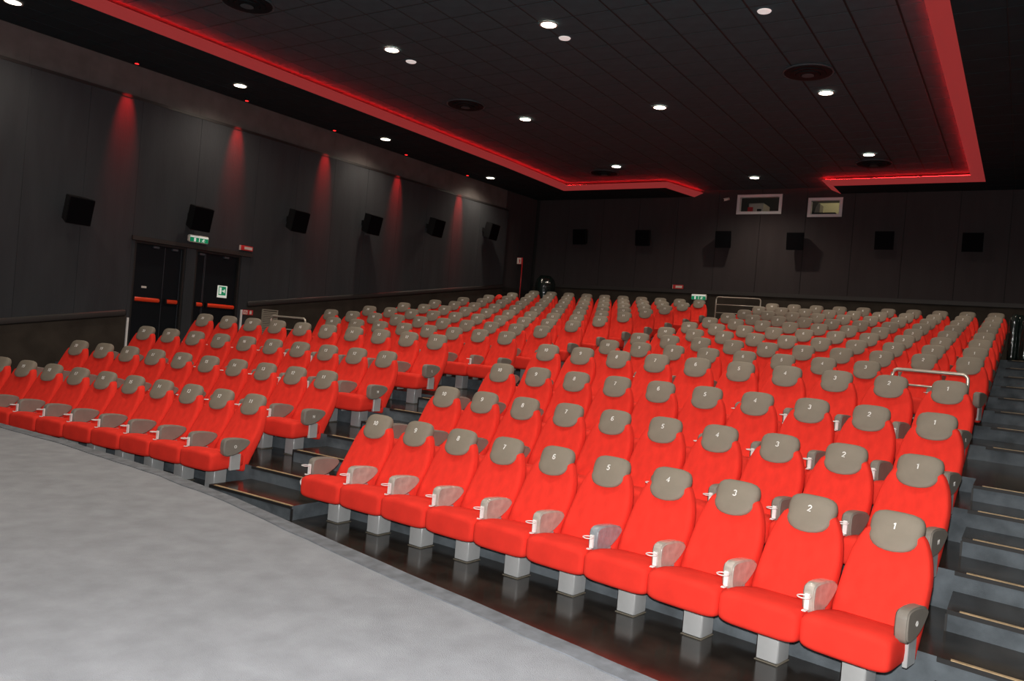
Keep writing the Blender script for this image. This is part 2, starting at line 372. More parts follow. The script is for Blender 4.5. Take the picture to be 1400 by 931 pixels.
for i, (x0, x1, z0, z1) in enumerate((W1, W2)):
    f = 0.075; b = MB()
    b.box(x0-0.01, x1+0.01, YB-0.03, YB+0.14, z1-f, z1+0.005); b.box(x0-0.01, x1+0.01, YB-0.03, YB+0.14, z0-0.005, z0+f)
    b.box(x0-0.01, x0+f, YB-0.03, YB+0.14, z0+f, z1-f); b.box(x1-f, x1+0.01, YB-0.03, YB+0.14, z0+f, z1-f)
    wo = struct(link('window_%d' % (i+1), b.build('window_frame', MT['alu'])), ('wide', 'narrow')[i]+' white framed projection booth window in the back wall')
    b = MB(); b.box(x0+f, x1-f, YB+0.05, YB+0.056, z0+f, z1-f); link('pane', b.build('pane', MT['glass']), wo)
# booth behind
for nm, bb in (('wall_booth_rear', (-8.2, -2.6, 20.2, 20.3, 5.2, 8.2)), ('wall_booth_left', (-8.3, -8.2, YB+0.17, 20.3, 5.2, 8.2)), ('wall_booth_right', (-2.6, -2.5, YB+0.17, 20.3, 5.2, 8.2)),
               ('floor', (-8.3, -2.5, YB+0.17, 20.3, 5.1, 5.2)), ('ceiling', (-8.3, -2.5, YB+0.17, 20.3, 8.2, 8.3))):
    b = MB(); b.box(*bb); struct(link(nm, b.build(nm, MT['booth'])), 'dark inside of the projection booth')
b = MB(); b.box(-5.13, -3.2, 19.9, 20.15, 5.2, 7.11)
tag(link('booth_partition', b.build('booth_partition', MT['cream'])), 'cream lit panel seen through the narrow booth window', 'panel')
t = thing('projector', 'beige machine with red box seen through the wide booth window', 'projector', (-6.70, 18.85, 5.2))
b = MB(); b.box(-0.24, 0.23, -0.3, 0.4, 1.0, 1.70); me = b.build('case', MT['machine']); bevel(me, 0.02); link('case', me, t)
b = MB(); b.box(-0.24, -0.09, -0.36, -0.302, 1.38, 1.56); link('red_box', b.build('red_box', MT['signred']), t)
b = MB(); b.box(0.05, 0.17, -0.36, -0.302, 1.38, 1.50); link('lens_port', b.build('lens_port', MT['black']), t)
b = MB(); b.box(-0.2, 0.2, -0.2, 0.3, 0.0, 0.999); link('stand', b.build('stand', MT['black']), t)
t = thing('film_machine', 'dark machine silhouette behind the narrow booth window', 'machine', (-4.75, 18.6, 5.2))
b = MB(); b.box(-0.45, 0.42, -0.2, 0.5, 0.0, 1.35); link('case', b.build('case', MT['black']), t)
b = MB(); b.prism([(-0.18, 1.351), (-0.03, 1.351), (-0.03, 1.62), (-0.08, 1.64), (-0.14, 1.54)], 'y', -0.15, 0.3); link('lamp_head', b.build('lamp_head', MT['vent']), t)
bl = bpy.data.lights.new('booth_lamp', 'POINT'); bl.energy = 26; bl.color = (1, .88, .62); bl.shadow_soft_size = 0.1
bo = bpy.data.objects.new('booth_lamp', bl); COL.objects.link(bo); bo.location = (-4.0, 19.0, 7.9)

# ------------------------------------------------------------------ ceiling
def lowL(y): return -12.62+0.036*min(max(y, -5), 12.5)
LX2 = lowL(16)
LOW = [(lowL(YF), YF), (lowL(-5), -5), (lowL(12.5), 12.5), (LX2, 16.05), (-8.70, 16.05), (-8.35, YB)]
LOWR = [(-4.05, YB), (-4.05, 16.45), (-0.48, 16.45), (-0.48, YF)]
HIGH = [(lowL(YF)+0.26, YF), (lowL(-5)+0.26, -5), (lowL(12.5)+0.26, 12.5), (LX2+0.26, 15.80), (-8.55, 15.80), (-8.08, YB)]
HIGHR = [(-4.30, YB), (-4.30, 16.20), (-0.80, 16.20), (-0.80, YF)]
def inpoly(x, y, P):
    c = False
    for (xa, ya), (xb, yb) in zip(P, P[1:]+P[:1]):
        if (ya > y) != (yb > y) and x < (xb-xa)*(y-ya)/(yb-ya)+xa: c = not c
    return c
b = MB(); b.box(-14.9, 2.6, YF, YB, ZC+0.016, ZC+0.25)
ceil = struct(link('ceiling', b.build('ceiling', MT['grid'])))
P_C = HIGH+HIGHR
def clip(poly, P):      # convex cell against half planes is enough here: keep the points inside the band
    return poly
TP = 0.625; tiles = []
for i in range(-14, 8):
    for j in range(-26, 24):
        x0, y0 = -4.27+i*TP, 4.95+j*TP; x1, y1 = x0+TP, y0+TP
        cs = [inpoly(x, y, P_C) for x, y in ((x0, y0), (x1, y0), (x1, y1), (x0, y1))]
        if y1 < YF+0.3: continue
        if all(cs): tiles.append((x0, y0, x1, y1, 1))
        elif any(cs) or inpoly((x0+x1)/2, (y0+y1)/2, P_C): tiles.append((x0, y0, x1, y1, 0))
def seen(x, y, z):
    d = Vector((x, y, z))-CAM; k = d.dot(fw)
    if k <= 0.5: return 1e9
    px = 700+FPX*d.dot(rt)/k; py = 465.5-FPX*d.dot(up)/k
    return k if -20 < px < 1420 and -30 < py < 960 else 1e6+k
tiles.sort(key=lambda t: seen((t[0]+t[2])/2, (t[1]+t[3])/2, ZC))
tb = MB(); tb.box(-TP/2+0.016, TP/2-0.016, -TP/2+0.016, TP/2-0.016, 0.010, 0.0155)
tme = tb.build('tile', MT['tile'])
rest = MB(); cnt = 0
for x0, y0, x1, y1, full in tiles:
    if full and cnt < 285:
        cnt += 1; link('tile', tme, ceil, ((x0+x1)/2, (y0+y1)/2, ZC+random.uniform(0, .0004)))
    elif full: rest.box(x0+0.016, x1-0.016, y0+0.016, y1-0.016, ZC+0.010, ZC+0.0155)
    else:   # cut tile: scan in thin strips along y, clipped to the coffer outline
        n = 6
        for k in range(n):
            ya, yb = y0+0.016+(TP-0.018)*k/n, y0+0.016+(TP-0.018)*(k+1)/n; ym = (ya+yb)/2
            xs = [x0+0.016+(TP-0.018)*q/30 for q in range(31)]; ins = [x for x in xs if inpoly(x, ym, P_C)]
            if len(ins) > 2: rest.box(ins[0], ins[-1], ya, yb, ZC+0.010, ZC+0.0155)
ro = link('cut_tiles', rest.build('cut_tiles', MT['tile']), ceil); ro['kind'] = 'stuff'
# soffits
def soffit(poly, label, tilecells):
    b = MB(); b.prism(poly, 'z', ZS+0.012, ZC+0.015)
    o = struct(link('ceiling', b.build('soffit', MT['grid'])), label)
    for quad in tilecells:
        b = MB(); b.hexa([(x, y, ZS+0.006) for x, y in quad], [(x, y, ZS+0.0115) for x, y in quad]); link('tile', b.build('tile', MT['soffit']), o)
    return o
cells = []
n = int((YB-YF)/TP)
for k in range(n):
    y0, y1 = YB-(k+1)*TP+0.008, YB-k*TP-0.008
    if y1 < -2: continue
    for q in range(4):
        a0, a1 = q/4, (q+1)/4; g = 0.008
        pt = lambda y, a, s: ((XL(y)-0.05)+((lowL(y))-(XL(y)-0.05))*a+s, y)
        cells.append([pt(y0, a0, g), pt(y0, a1, -g), pt(y1, a1, -g), pt(y1, a0, g)])
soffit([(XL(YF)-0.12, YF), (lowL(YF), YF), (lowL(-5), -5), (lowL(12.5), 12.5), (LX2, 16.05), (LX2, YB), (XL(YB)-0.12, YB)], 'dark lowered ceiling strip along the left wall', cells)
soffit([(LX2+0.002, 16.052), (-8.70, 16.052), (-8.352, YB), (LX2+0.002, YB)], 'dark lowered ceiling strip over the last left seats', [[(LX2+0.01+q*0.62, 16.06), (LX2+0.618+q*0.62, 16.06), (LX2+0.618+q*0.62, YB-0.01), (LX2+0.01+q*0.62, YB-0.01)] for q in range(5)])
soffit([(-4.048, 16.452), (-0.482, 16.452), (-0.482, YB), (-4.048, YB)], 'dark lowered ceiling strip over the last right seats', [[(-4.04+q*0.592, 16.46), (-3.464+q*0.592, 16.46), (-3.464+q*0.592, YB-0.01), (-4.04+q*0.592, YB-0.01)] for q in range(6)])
cells = []
for k in range(n):
    y0, y1 = YB-(k+1)*TP+0.008, YB-k*TP-0.008
    if y1 < -2: continue
    for q in range(3):
        x0 = -0.478+q*0.62; cells.append([(x0+.008, y0), (x0+.612, y0), (x0+.612, y1), (x0+.008, y1)])
soffit([(-0.48, YF), (XR(YF), YF), (XR(YB), YB), (-0.48, YB)], 'dark lowered ceiling strip over the right aisle', cells)
# red light cove: sloped band with its lit look painted in by emission and LED line
def cove(lo, hi, label):
    t = thing('cove_light', label, 'cove light', (lo[0][0], lo[0][1], ZS), 0, 'red light coves round the raised ceiling')
    o = Vector((lo[0][0], lo[0][1], ZS))
    b = MB()
    for k in range(len(lo)-1):
        A, B, Cc, D = Vector((*lo[k], ZS+0.002)), Vector((*lo[k+1], ZS+0.002)), Vector((*hi[k+1], ZC-0.065)), Vector((*hi[k], ZC-0.065))
        up_ = Vector((0, 0, 0.011))
        b.hexa([A-o, B-o, Cc-o, D-o], [A-o+up_, B-o+up_, Cc-o+up_, D-o+up_])
    link('painted_glow_band', b.build('painted_glow_band', MT['cove']), t)
    b = MB()
    inn = []
    for k in range(len(hi)):
        d = Vector(hi[k])-Vector(lo[k]); d.normalize(); inn.append(Vector(hi[k])-d*0.085)
    for k in range(len(hi)-1):
        A, B = inn[k], inn[k+1]; m_ = max(1, int((B-A).length/0.9)); dirv = (B-A)/m_
        for q in range(m_):
            p0, p1 = A+dirv*(q+0.02), A+dirv*(q+0.98)
            b.tube([(p0.x-o.x, p0.y-o.y, ZC-0.05-o.z), (p1.x-o.x, p1.y-o.y, ZC-0.05-o.z)], 0.010, 6)
    link('led_strip', b.build('led_strip', MT['led'], True), t)
cove(LOW[:4], HIGH[:4], 'red glowing ceiling cove running along the left side')
cove(LOW[3:], HIGH[3:], 'short red glowing ceiling cove at the back left')
cove(LOWR[:3], HIGHR[:3], 'short red glowing ceiling cove at the back right')
cove(LOWR[2:], HIGHR[2:], 'red glowing ceiling cove running above the right aisle')

# ------------------------------------------------------------------ ceiling fittings
def ringmesh(name, r0_, r1_, z0, z1, m, n=32):
    b = MB(); vs = []
    for rr, zz in ((r0_, z0), (r1_, z0), (r1_, z1), (r0_, z1)): vs += [(rr*math.cos(2*math.pi*k/n), rr*math.sin(2*math.pi*k/n), zz) for k in range(n)]
    fs = [(i*n+k, i*n+(k+1) % n, ((i+1) % 4)*n+(k+1) % n, ((i+1) % 4)*n+k) for i in range(4) for k in range(n)]
    b.add(vs, fs); return b.build(name, m)
lr = ringmesh('trim_ring', 0.122, 0.146, -0.012, 0.0, MT['lampring'])
b = MB(); b.cyl((0, 0, -0.006), 0.120, 0.004, 32); lg = b.build('lens', MT['lamp'])
def downlight(x, y, z, label, watt, group='round warm downlights'):
    t = thing('downlight', label, 'ceiling light', (x, y, z-0.001), 0, group)
    link('trim_ring', lr, t); link('lens', lg, t)
    l = bpy.data.lights.new('downlight_beam', 'SPOT'); l.energy = watt; l.color = WARM; l.spot_size = R(150); l.spot_blend = 1.0; l.shadow_soft_size = 0.09
    o = bpy.data.objects.new('downlight_beam', l); COL.objects.link(o); o.parent = t; o.location = (0, 0, -0.02)
pos = {'A': ['first', 'second', 'third']}
COLS = {'left': -9.30, 'middle': -6.03, 'right': -2.77}
for cn, x in COLS.items():
    for rn, y in (('rear', 15.9 if cn == 'middle' else 13.87), ('halfway back', 9.03), ('nearer the stage', 4.45)):
        downlight(x, y, ZC, 'round warm downlight, %s, in the %s line of the raised ceiling' % (rn, cn), DOWN_W)
    for y, rn in ((-0.2, 'over the stage edge'), (-4.6, 'over the stage')): downlight(x, y, ZC, 'added unseen warm downlight %s, %s line' % (rn, cn), DOWN_W)  # added out of view to light the front seats and stage
for rn, y in (('farthest', 13.83), ('third', 9.1), ('second', 4.6), ('nearest', 0.12)):
    downlight(-13.52-(13.8-y)*0.012, y, ZS, 'round warm downlight in the lowered strip by the left wall, %s from stage' % rn, SOFFIT_W, 'downlights over the side aisles')
    downlight(0.85, y, ZS, 'round warm downlight in the lowered strip over right aisle, %s from stage' % rn, SOFFIT_W, 'downlights over the side aisles')
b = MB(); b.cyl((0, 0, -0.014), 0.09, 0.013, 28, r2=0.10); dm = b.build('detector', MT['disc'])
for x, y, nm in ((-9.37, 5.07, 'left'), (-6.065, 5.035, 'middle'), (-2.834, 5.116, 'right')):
    tag(link('ceiling_disc', dm, None, (x, y, ZC-0.0005)), 'flat round white disc beside the nearer downlight of the %s line' % nm, 'ceiling disc', 'white ceiling discs')  # plain discs, brightened only by the glow in their material
drims = [ringmesh('outer_rim', 0.395, 0.42, -0.02, 0, MT['diffrim']), ringmesh('vane', 0.30, 0.385, -0.03, -0.008, MT['diff']), ringmesh('vane', 0.21, 0.285, -0.045, -0.02, MT['diff']), ringmesh('vane', 0.12, 0.195, -0.06, -0.03, MT['diff'])]
b = MB(); b.cyl((0, 0, -0.07), 0.105, 0.03, 24, r2=0.06); dc = b.build('core', MT['diffrim'])
b = MB(); b.cyl((0, 0, -0.007), 0.394, 0.006, 32); db = b.build('backing', MT['grid'])
for x, y, lb in ((-10.16, 1.96, 'nearest the stage on the left'), (-10.0, 7.68, 'midway on the left'), (-10.01, 14.55, 'far left by the back cove'), (-2.82, 7.82, 'midway on the right'), (-2.79, 14.75, 'far right by the back cove'), (-2.9, 1.9, 'nearest the stage on the right')):
    t = thing('air_diffuser', 'round black ceiling air diffuser, '+lb, 'air diffuser', (x, y, ZC-0.001), 0, 'round ceiling air diffusers')
    for d in drims: link(d.name.split('.')[0], d, t)
    link('core', dc, t); link('backing', db, t)
b = MB(); b.cyl((0, 0, -0.05), 0.05, 0.048, 16); rb = b.build('housing', MT['black'])
b = MB(); b.cyl((0, 0, -0.056), 0.038, 0.005, 16); rg = b.build('red_lens', MT['redlamp'])
for k, (y, nm) in enumerate(((2.78, 'nearest the stage'), (5.33, 'above the exit doors'), (7.9, 'third from stage'), (10.5, 'fourth from stage'), (13.2, 'farthest back'), (0.2, 'before the first seats'))):
    x = XL(y)+0.24
    t = thing('wall_washer', 'small red spotlight in the ceiling over the left wall, '+nm, 'spotlight', (x, y, ZS-0.001), 0, 'red wall washing spotlights')
    link('housing', rb, t); link('red_lens', rg, t)
    l = bpy.data.lights.new('washer_beam', 'SPOT'); l.energy = WASH_W; l.color = (1.0, 0.025, 0.025); l.spot_size = R(28); l.spot_blend = 1.0; l.shadow_soft_size = 0.03
    o = bpy.data.objects.new('washer_beam', l); COL.objects.link(o); o.parent = t; o.location = (0, 0, -0.06); o.rotation_euler = (0, R(13), 0)

# ------------------------------------------------------------------ speakers
def speaker_meshes():
    b = MB(); w_, h_, d_ = 0.25, 0.255, 0.30   # half width, half height, depth; cabinet tapers to the rear
    b.hexa([(-w_, -d_/2, -h_), (w_, -d_/2, -h_), (w_, -d_/2, h_), (-w_, -d_/2, h_)], [(-w_*.62, d_/2, -h_*.8), (w_*.62, d_/2, -h_*.8), (w_*.62, d_/2, h_), (-w_*.62, d_/2, h_)])
    cab = bevel(b.build('cabinet', MT['black']), 0.012, 2, False)
    b = MB(); b.box(-w_+0.015, w_-0.015, -d_/2-0.012, -d_/2-0.0005, -h_+0.015, h_-0.015); gr = b.build('grille', MT['grille'])
    b = MB(); b.box(-0.05, 0.05, d_/2+0.001, d_/2+0.16, -0.08, 0.05); br = b.build('bracket', MT['black'])
    return cab, gr, br
cab, gril, brk = speaker_meshes()
def speaker(loc, rotz, tilt, label, group):
    t = thing('wall_speaker', label, 'speaker', loc, 0, group)
    t.rotation_euler = (tilt, 0, rotz)
    link('cabinet', cab, t); link('grille', gril, t); link('bracket', brk, t)
for k, (y, z) in enumerate(((1.95, 3.81), (4.47, 4.08), (7.05, 4.45), (9.48, 4.76), (12.0, 5.08), (14.64, 5.38))):
    speaker((XL(y)+0.27, y-0.12, z), R(90+3), R(12), 'black box speaker tilted on the left wall, %s from the stage' % ('nearest', 'second', 'third', 'fourth', 'fifth', 'farthest')[k], 'left wall speakers')
for k, (x, z) in enumerate(((-12.05, 5.62), (-9.79, 5.60), (-7.18, 5.57), (-5.085, 5.53), (-2.755, 5.57), (-0.68, 5.54))):
    speaker((x, YB-0.28, z), 0, R(8), 'black box speaker on the back wall, %s from the left' % ('first', 'second', 'third', 'fourth', 'fifth', 'sixth')[k], 'back wall speakers')

# ------------------------------------------------------------------ doors
def wbox(b, y0, y1, z0, z1, d0, d1, mi=0):
    o = lambda y, d, z: (XL(y)+d, y, z)
    b.hexa([o(y0, d0, z0), o(y1, d0, z0), o(y1, d0, z1), o(y0, d0, z1)], [o(y0, d1, z0), o(y1, d1, z0), o(y1, d1, z1), o(y0, d1, z1)], mi)
def wpart(name, y0, y1, z0, z1, d0, d1, m, parent, bv=0):
    b = MB(); wbox(b, y0, y1, z0, z1, d0, d1); me = b.build(name, m)
    if bv: bevel(me, bv, 2)
    return link(name, me, parent)
ZD = rowz(5)+0.002
def door(n, y0, ysp, y1, label, small_left):
    b = MB(); wbox(b, y0-0.05, y0-0.005, ZD, 3.44, -0.145, -0.02); wbox(b, y1+0.005, y1+0.05, ZD, 3.44, -0.145, -0.02); wbox(b, y0-0.005, y1+0.005, 3.395, 3.44, -0.145, -0.02)
    d = struct(link('door_%d' % n, b.build('door_frame', MT['walltrim'])), label)
    for a, c, big in ((y0, ysp, not small_left), (ysp, y1, small_left)):
        lf = wpart('leaf', a+0.006, c-0.006, ZD+0.005, 3.39, -0.13, -0.085, MT['door'], d)
        wpart('edge_strip', (c-0.016 if not small_left or not big else a+0.008), (c-0.008 if not small_left or not big else a+0.016), ZD+0.01, 3.38, -0.084, -0.078, MT['steel'], lf)
        m0, m1 = (a+0.03, c-0.09) if big else (a+0.07, c-0.06)
        if small_left: m0, m1 = (a+0.10, c-0.03) if big else (a+0.05, c-0.02)
        wpart('push_bar', m0, m1, 2.21, 2.295, -0.05, 0.0, MT['orange'], lf, 0.015)
        for q in (m0-0.035, m1): wpart('bar_end', q, q+0.035, 2.20, 2.305, -0.0845, -0.01, MT['black'], lf)
        wpart('closer', (a+c)/2-0.06+(0.1 if big else 0), (a+c)/2+0.06+(0.1 if big else 0), 3.335, 3.375, -0.084, -0.03, MT['steel'], lf)
    return d
d1 = door(1, 3.24, 3.91, 4.285, 'black double exit door with orange push bars, nearer the stage', False)
d2 = door(2, 4.62, 4.845, 5.66, 'black double exit door with orange push bars and green safety sign', True)
wpart('notice_plate', 3.44, 3.55, 2.49, 2.53, -0.0845, -0.082, MT['offwhite'], d1)
sg = wpart('safety_sign', 5.215, 5.46, 2.45, 2.72, -0.0845, -0.080, MT['signwhite'], d2)
wpart('green_field', 5.245, 5.43, 2.505, 2.70, -0.0795, -0.078, MT['green'], sg)
wpart('door_icon', 5.262, 5.315, 2.53, 2.68, -0.0775, -0.076, MT['signwhite'], sg)
b = MB(); y_, z_ = 5.37, 2.60; wbox(b, y_-0.04, y_+0.03, z_-0.012, z_+0.012, -0.0775, -0.076); wbox(b, y_+0.005, y_+0.03, z_-0.04, z_+0.04, -0.0775, -0.076); link('arrow_icon', b.build('arrow_icon', MT['signwhite']), sg)
b = MB(); wbox(b, 4.34, 4.565, ZD, 3.44, -0.145, 0.0); trim(b, MT['wallfab'], 'dark pier between the two exit doors')
b = MB(); wbox(b, 3.10, 5.96, 3.445, 3.53, -0.145, 0.05); trim(b, MT['dado'], 'dark lintel ledge above the exit doors')
b = MB(); wbox(b, 3.12, 3.185, ZD-0.3, 3.44, -0.145, 0.0); wbox(b, 5.715, 5.95, ZD, 3.44, -0.145, 0.0); trim(b, MT['wallfab'], 'dark door surround at both sides of the exit doors')
b = MB(); wbox(b, 3.13, 3.165, ZD-0.31, 1.86, 0.002, 0.03); trim(b, MT['white'], 'thin white corner strip nearer the stage beside the exit doors')
b = MB(); wbox(b, 5.79, 5.83, ZD+0.002, 2.22, 0.002, 0.03); trim(b, MT['white'], 'thin white corner strip past the exit doors')

# ------------------------------------------------------------------ signs
def exit_sign(loc, rotz, w_, h_, label):
    t = thing('exit_sign', label, 'exit sign', loc, rotz)      # faces local -y
    b = MB(); b.box(-w_/2, w_/2, 0.0, 0.09, 0, h_); me = bevel(b.build('housing', MT['offwhite']), 0.018, 3); link('housing', me, t)
    b = MB(); b.box(-w_/2+0.02, w_/2-0.02, -0.004, -0.0005, h_*0.66, h_-0.018); link('white_strip', b.build('white_strip', MT['signwhite']), t)
    g = MB(); g.box(-w_/2+0.02, w_/2-0.02, -0.004, -0.0005, 0.012, h_*0.655); go = link('green_face', g.build('green_face', MT['green']), t)
    b = MB(); b.box(-w_*0.27, -w_*0.17, -0.006, -0.0045, 0.02, h_*0.6); link('door_icon', b.build('door_icon', MT['signwhite']), go)
    b = MB(); b.box(-0.008, 0.008, -0.006, -0.0045, 0.02, h_*0.6); link('bar_icon', b.build('bar_icon', MT['signwhite']), go)
    b = MB(); c = w_*0.2; H = h_*0.6
    b.cyl((c+0.015, -0.006, H*0.86), 0.012, 0.0012, 10, axis='y')
    for q in ([(c-0.012, H*.75), (c+0.018, H*.75), (c+0.006, H*.42), (c-0.014, H*.42)], [(c-0.012, H*.45), (c+0.0, H*.45), (c-0.03, H*.2), (c-0.042, H*.22)], [(c-0.004, H*.45), (c+0.01, H*.45), (c+0.035, H*.2), (c+0.022, H*.17)], [(c-0.04, H*.55), (c-0.012, H*.75), (c-0.008, H*.68), (c-0.034, H*.5)], [(c+0.016, H*.74), (c+0.05, H*.62), (c+0.048, H*.55), (c+0.012, H*.66)]):
        b.prism(q, 'y', -0.006, -0.0045)
    link('running_figure', b.build('running_figure', MT['signwhite']), go)
    return t
ROTL = R(90)-0.0496
exit_sign((XL(4.54)+0.10, 4.54, 3.575), ROTL, 0.47, 0.16, 'green running figure exit sign above the black doors')
exit_sign((-7.89, YB-0.13, 3.725), 0, 0.48, 0.18, 'green running figure exit sign low on the back wall')
def red_sign(loc, rotz, w_, h_, label):
    t = thing('red_sign', label, 'sign', loc, rotz)
    b = MB(); b.box(-w_/2, w_/2, 0.0, 0.05, 0, h_); link('plate', bevel(b.build('plate', MT['signred']), 0.006), t)
    b = MB(); b.box(-w_*0.22, w_*0.42, -0.003, -0.0005, h_*0.22, h_*0.78); lab = link('white_field', b.build('white_field', MT['offwhite']), t)
    b = MB(); b.box(-w_/2-0.012, -w_/2-0.001, 0.0, 0.05, 0, h_); link('white_edge', b.build('white_edge', MT['offwhite']), t)
red_sign((XL(5.79)+0.06, 5.79, 3.575), ROTL, 0.33, 0.11, 'small red lamp sign above the right end of exit doors')
red_sign((-8.615, YB-0.055, 4.045), 0, 0.33, 0.125, 'small red sign on the back wall rail')
t = thing('fire_sign', 'red and white fire equipment sign beside the wall vent', 'sign', (XL(5.99)+0.012, 5.99, 2.112), ROTL)
b = MB(); b.box(-0.14, 0.14, 0, 0.01, 0, 0.115); link('plate', b.build('plate', MT['signred']), t)
b = MB(); b.box(-0.125, -0.015, -0.003, -0.0005, 0.012, 0.103); b2 = link('white_field', b.build('white_field', MT['offwhite']), t)
b = MB(); b.box(-0.10, -0.085, -0.005, -0.0035, 0.03, 0.085); b.box(-0.06, -0.04, -0.005, -0.0035, 0.02, 0.075); b.box(-0.084, -0.061, -0.005, -0.0035, 0.065, 0.08); link('hose_icon', b.build('hose_icon', MT['signred']), b2)
b = MB(); b.box(0.045, 0.10, -0.003, -0.0005, 0.02, 0.09); b.box(0.06, 0.085, -0.003, -0.0005, 0.091, 0.104); link('flame_icon', b.build('flame_icon', MT['offwhite']), t)
# vent
t = thing('wall_vent', 'beige grey louvred vent grille low on the left wall past the doors', 'vent', (XL(6.6)+0.002, 6.6, 1.62), ROTL)
b = MB(); b.box(-0.225, -0.20, -0.03, -0.001, 0, 0.66); b.box(0.20, 0.225, -0.03, -0.001, 0, 0.66); b.box(-0.199, 0.199, -0.03, -0.001, 0, 0.025); b.box(-0.199, 0.199, -0.03, -0.001, 0.635, 0.66); link('frame', b.build('frame', MT['vent']), t)
b = MB(); b.hexa([(-0.199, -0.028, 0), (0.199, -0.028, 0), (0.199, -0.024, 0.004), (-0.199, -0.024, 0.004)], [(-0.199, -0.006, 0.030), (0.199, -0.006, 0.030), (0.199, -0.002, 0.034), (-0.199, -0.002, 0.034)]); sl = b.build('slat', MT['vent'])
for k in range(14): link('slat', sl, t, (0, 0, 0.03+k*0.0425))

# ------------------------------------------------------------------ rails
def arc_pts(x0, x1, zt, r=0.07, zb=0.0, n=5):
    p = [(x0, 0, zb)]
    p += [(x0+r-r*math.cos(a), 0, zt-r+r*math.sin(a)) for a in [math.pi/2*k/n for k in range(n+1)]]
    p += [(x1-r+r*math.sin(a), 0, zt-r+r*math.cos(a)) for a in [math.pi/2*k/n for k in range(n+1)]]
    return p+[(x1, 0, zb)]
def rail(x0, x1, y, z, h, bars, label, rr=0.021):
    t = thing('guard_rail', label, 'railing', (0, y, z))
    b = MB(); b.tube(arc_pts(x0, x1, h), rr, 12); link('tube_frame', b.build('tube_frame', MT['chrome'], True), t)
    for bz in bars:
        b = MB(); b.tube([(x0+0.01, 0, bz), (x1-0.01, 0, bz)], rr*0.65, 10); link('crossbar', b.build('crossbar', MT['chrome'], True), t)
    for xx in (x0, x1):
        b = MB(); b.cyl((xx, 0, 0), 0.05, 0.008, 16); link('foot_plate', b.build('foot_plate', MT['chrome']), t)
z5 = rowz(5)
rail(-0.745, 0.105, 5.05, z5, 1.06, (0.87, 0.45), 'steel guard rail beside the right end of the fifth row')
rail(-12.60, -11.58, 5.05, z5, 1.05, (0.80, 0.45), 'steel guard rail near the wall vent at the left end')
rail(-7.10, -5.80, 16.75, rowz(13), 1.26, (1.04, 0.80, 0.40), 'three bar steel guard rail behind the last row at middle aisle', 0.019)

# ------------------------------------------------------------------ things at the back
t = thing('sign_pole', 'thin red pole with a small fire extinguisher sign, back left', 'sign pole', (-13.93, 16.6, rowz(13)))
b = MB(); b.tube([(0.07, 0, 0.02), (0.07, 0, 2.2)], 0.018, 10); link('pole', b.build('pole', MT['redpole'], True), t)
b = MB(); b.cyl((0.07, 0, 0), 0.12, 0.02, 20); link('base', b.build('base', MT['redpole']), t)
b = MB(); b.box(-0.13, 0.09, -0.012, -0.002-0.018, 2.05, 2.27); so = link('sign_plate', b.build('sign_plate', MT['signred']), t)
b = MB(); b.box(-0.13, 0.03, -0.024, -0.0205, 2.06, 2.26); link('white_field', b.build('white_field', MT['offwhite']), so)
b = MB(); b.box(-0.04, -0.005, -0.028, -0.0245, 2.09, 2.21); b.box(-0.06, -0.041, -0.028, -0.0245, 2.18, 2.20); link('extinguisher_icon', b.build('extinguisher_icon', MT['signred']), so)
def bundle(x, y, z, r, h, label, sq=1.0):
    N = 20; rings = []
    ph = random.uniform(0, 6)
    for k in range(13):
        zz = h*k/12; f = 1.0 if 0 < k < 11 else (0.94 if k == 0 else (0.9 if k == 11 else 0.55))
        rg = []
        for q in range(N):
            a = 2*math.pi*q/N; rr = r*f*(1+0.05*math.sin(3*a+ph+zz*2)+0.03*math.sin(7*a-zz*5))
            rg.append((rr*math.cos(a), rr*math.sin(a)*sq, zz))
        rings.append(rg)
    b = MB(); b.loft(rings); me = b.build('plastic_bundle', MT['wrap'], True)
    return tag(link('plastic_bundle', me, None, (x, y, z)), label, 'bundle', 'dark bundles wrapped in shiny plastic')
bundle(-13.12, 16.98, rowz(13), 0.33, 1.72, 'tall dark bundle wrapped in shiny plastic, back left corner')
bundle(0.40, 15.35, rowz(13), 0.10, 1.08, 'slim dark plastic-wrapped bundle standing by last seat numbered 1')
bundle(0.62, 15.30, rowz(13), 0.11, 1.00, 'dark plastic-wrapped bundle at the right frame edge behind the aisle')
bundle(0.50, 16.2, rowz(13), 0.16, 1.12, 'taller dark plastic-wrapped bundle by the back wall at right')
# CCTV
t = thing('cctv_camera', 'small white security camera on the back wall left of booth window', 'camera', (-7.27, YB-0.005, 6.80))
b = MB(); b.tube([(0, -0.004, 0.05), (0, -0.08, 0.05), (0, -0.12, 0.02)], 0.012, 8); link('arm', b.build('arm', MT['offwhite'], True), t)
b = MB(); b.tube([(0.06, -0.10, 0.03), (-0.07, -0.20, -0.02)], 0.042, 12); link('body', b.build('body', MT['offwhite'], True), t)
b = MB(); b.tube([(-0.071, -0.201, -0.0205), (-0.085, -0.212, -0.026)], 0.034, 12); link('lens', b.build('lens', MT['black'], True), t)

# ------------------------------------------------------------------ cinema seats
def interp(tab, z):
    for (z0, *a), (z1, *c) in zip(tab, tab[1:]):
        if z0 <= z <= z1:
            t = (z-z0)/(z1-z0); t = t*t*(3-2*t) if False else t
            return [p+(q-p)*t for p, q in zip(a, c)]
    return list(tab[-1][1:]) if z > tab[-1][0] else list(tab[0][1:])
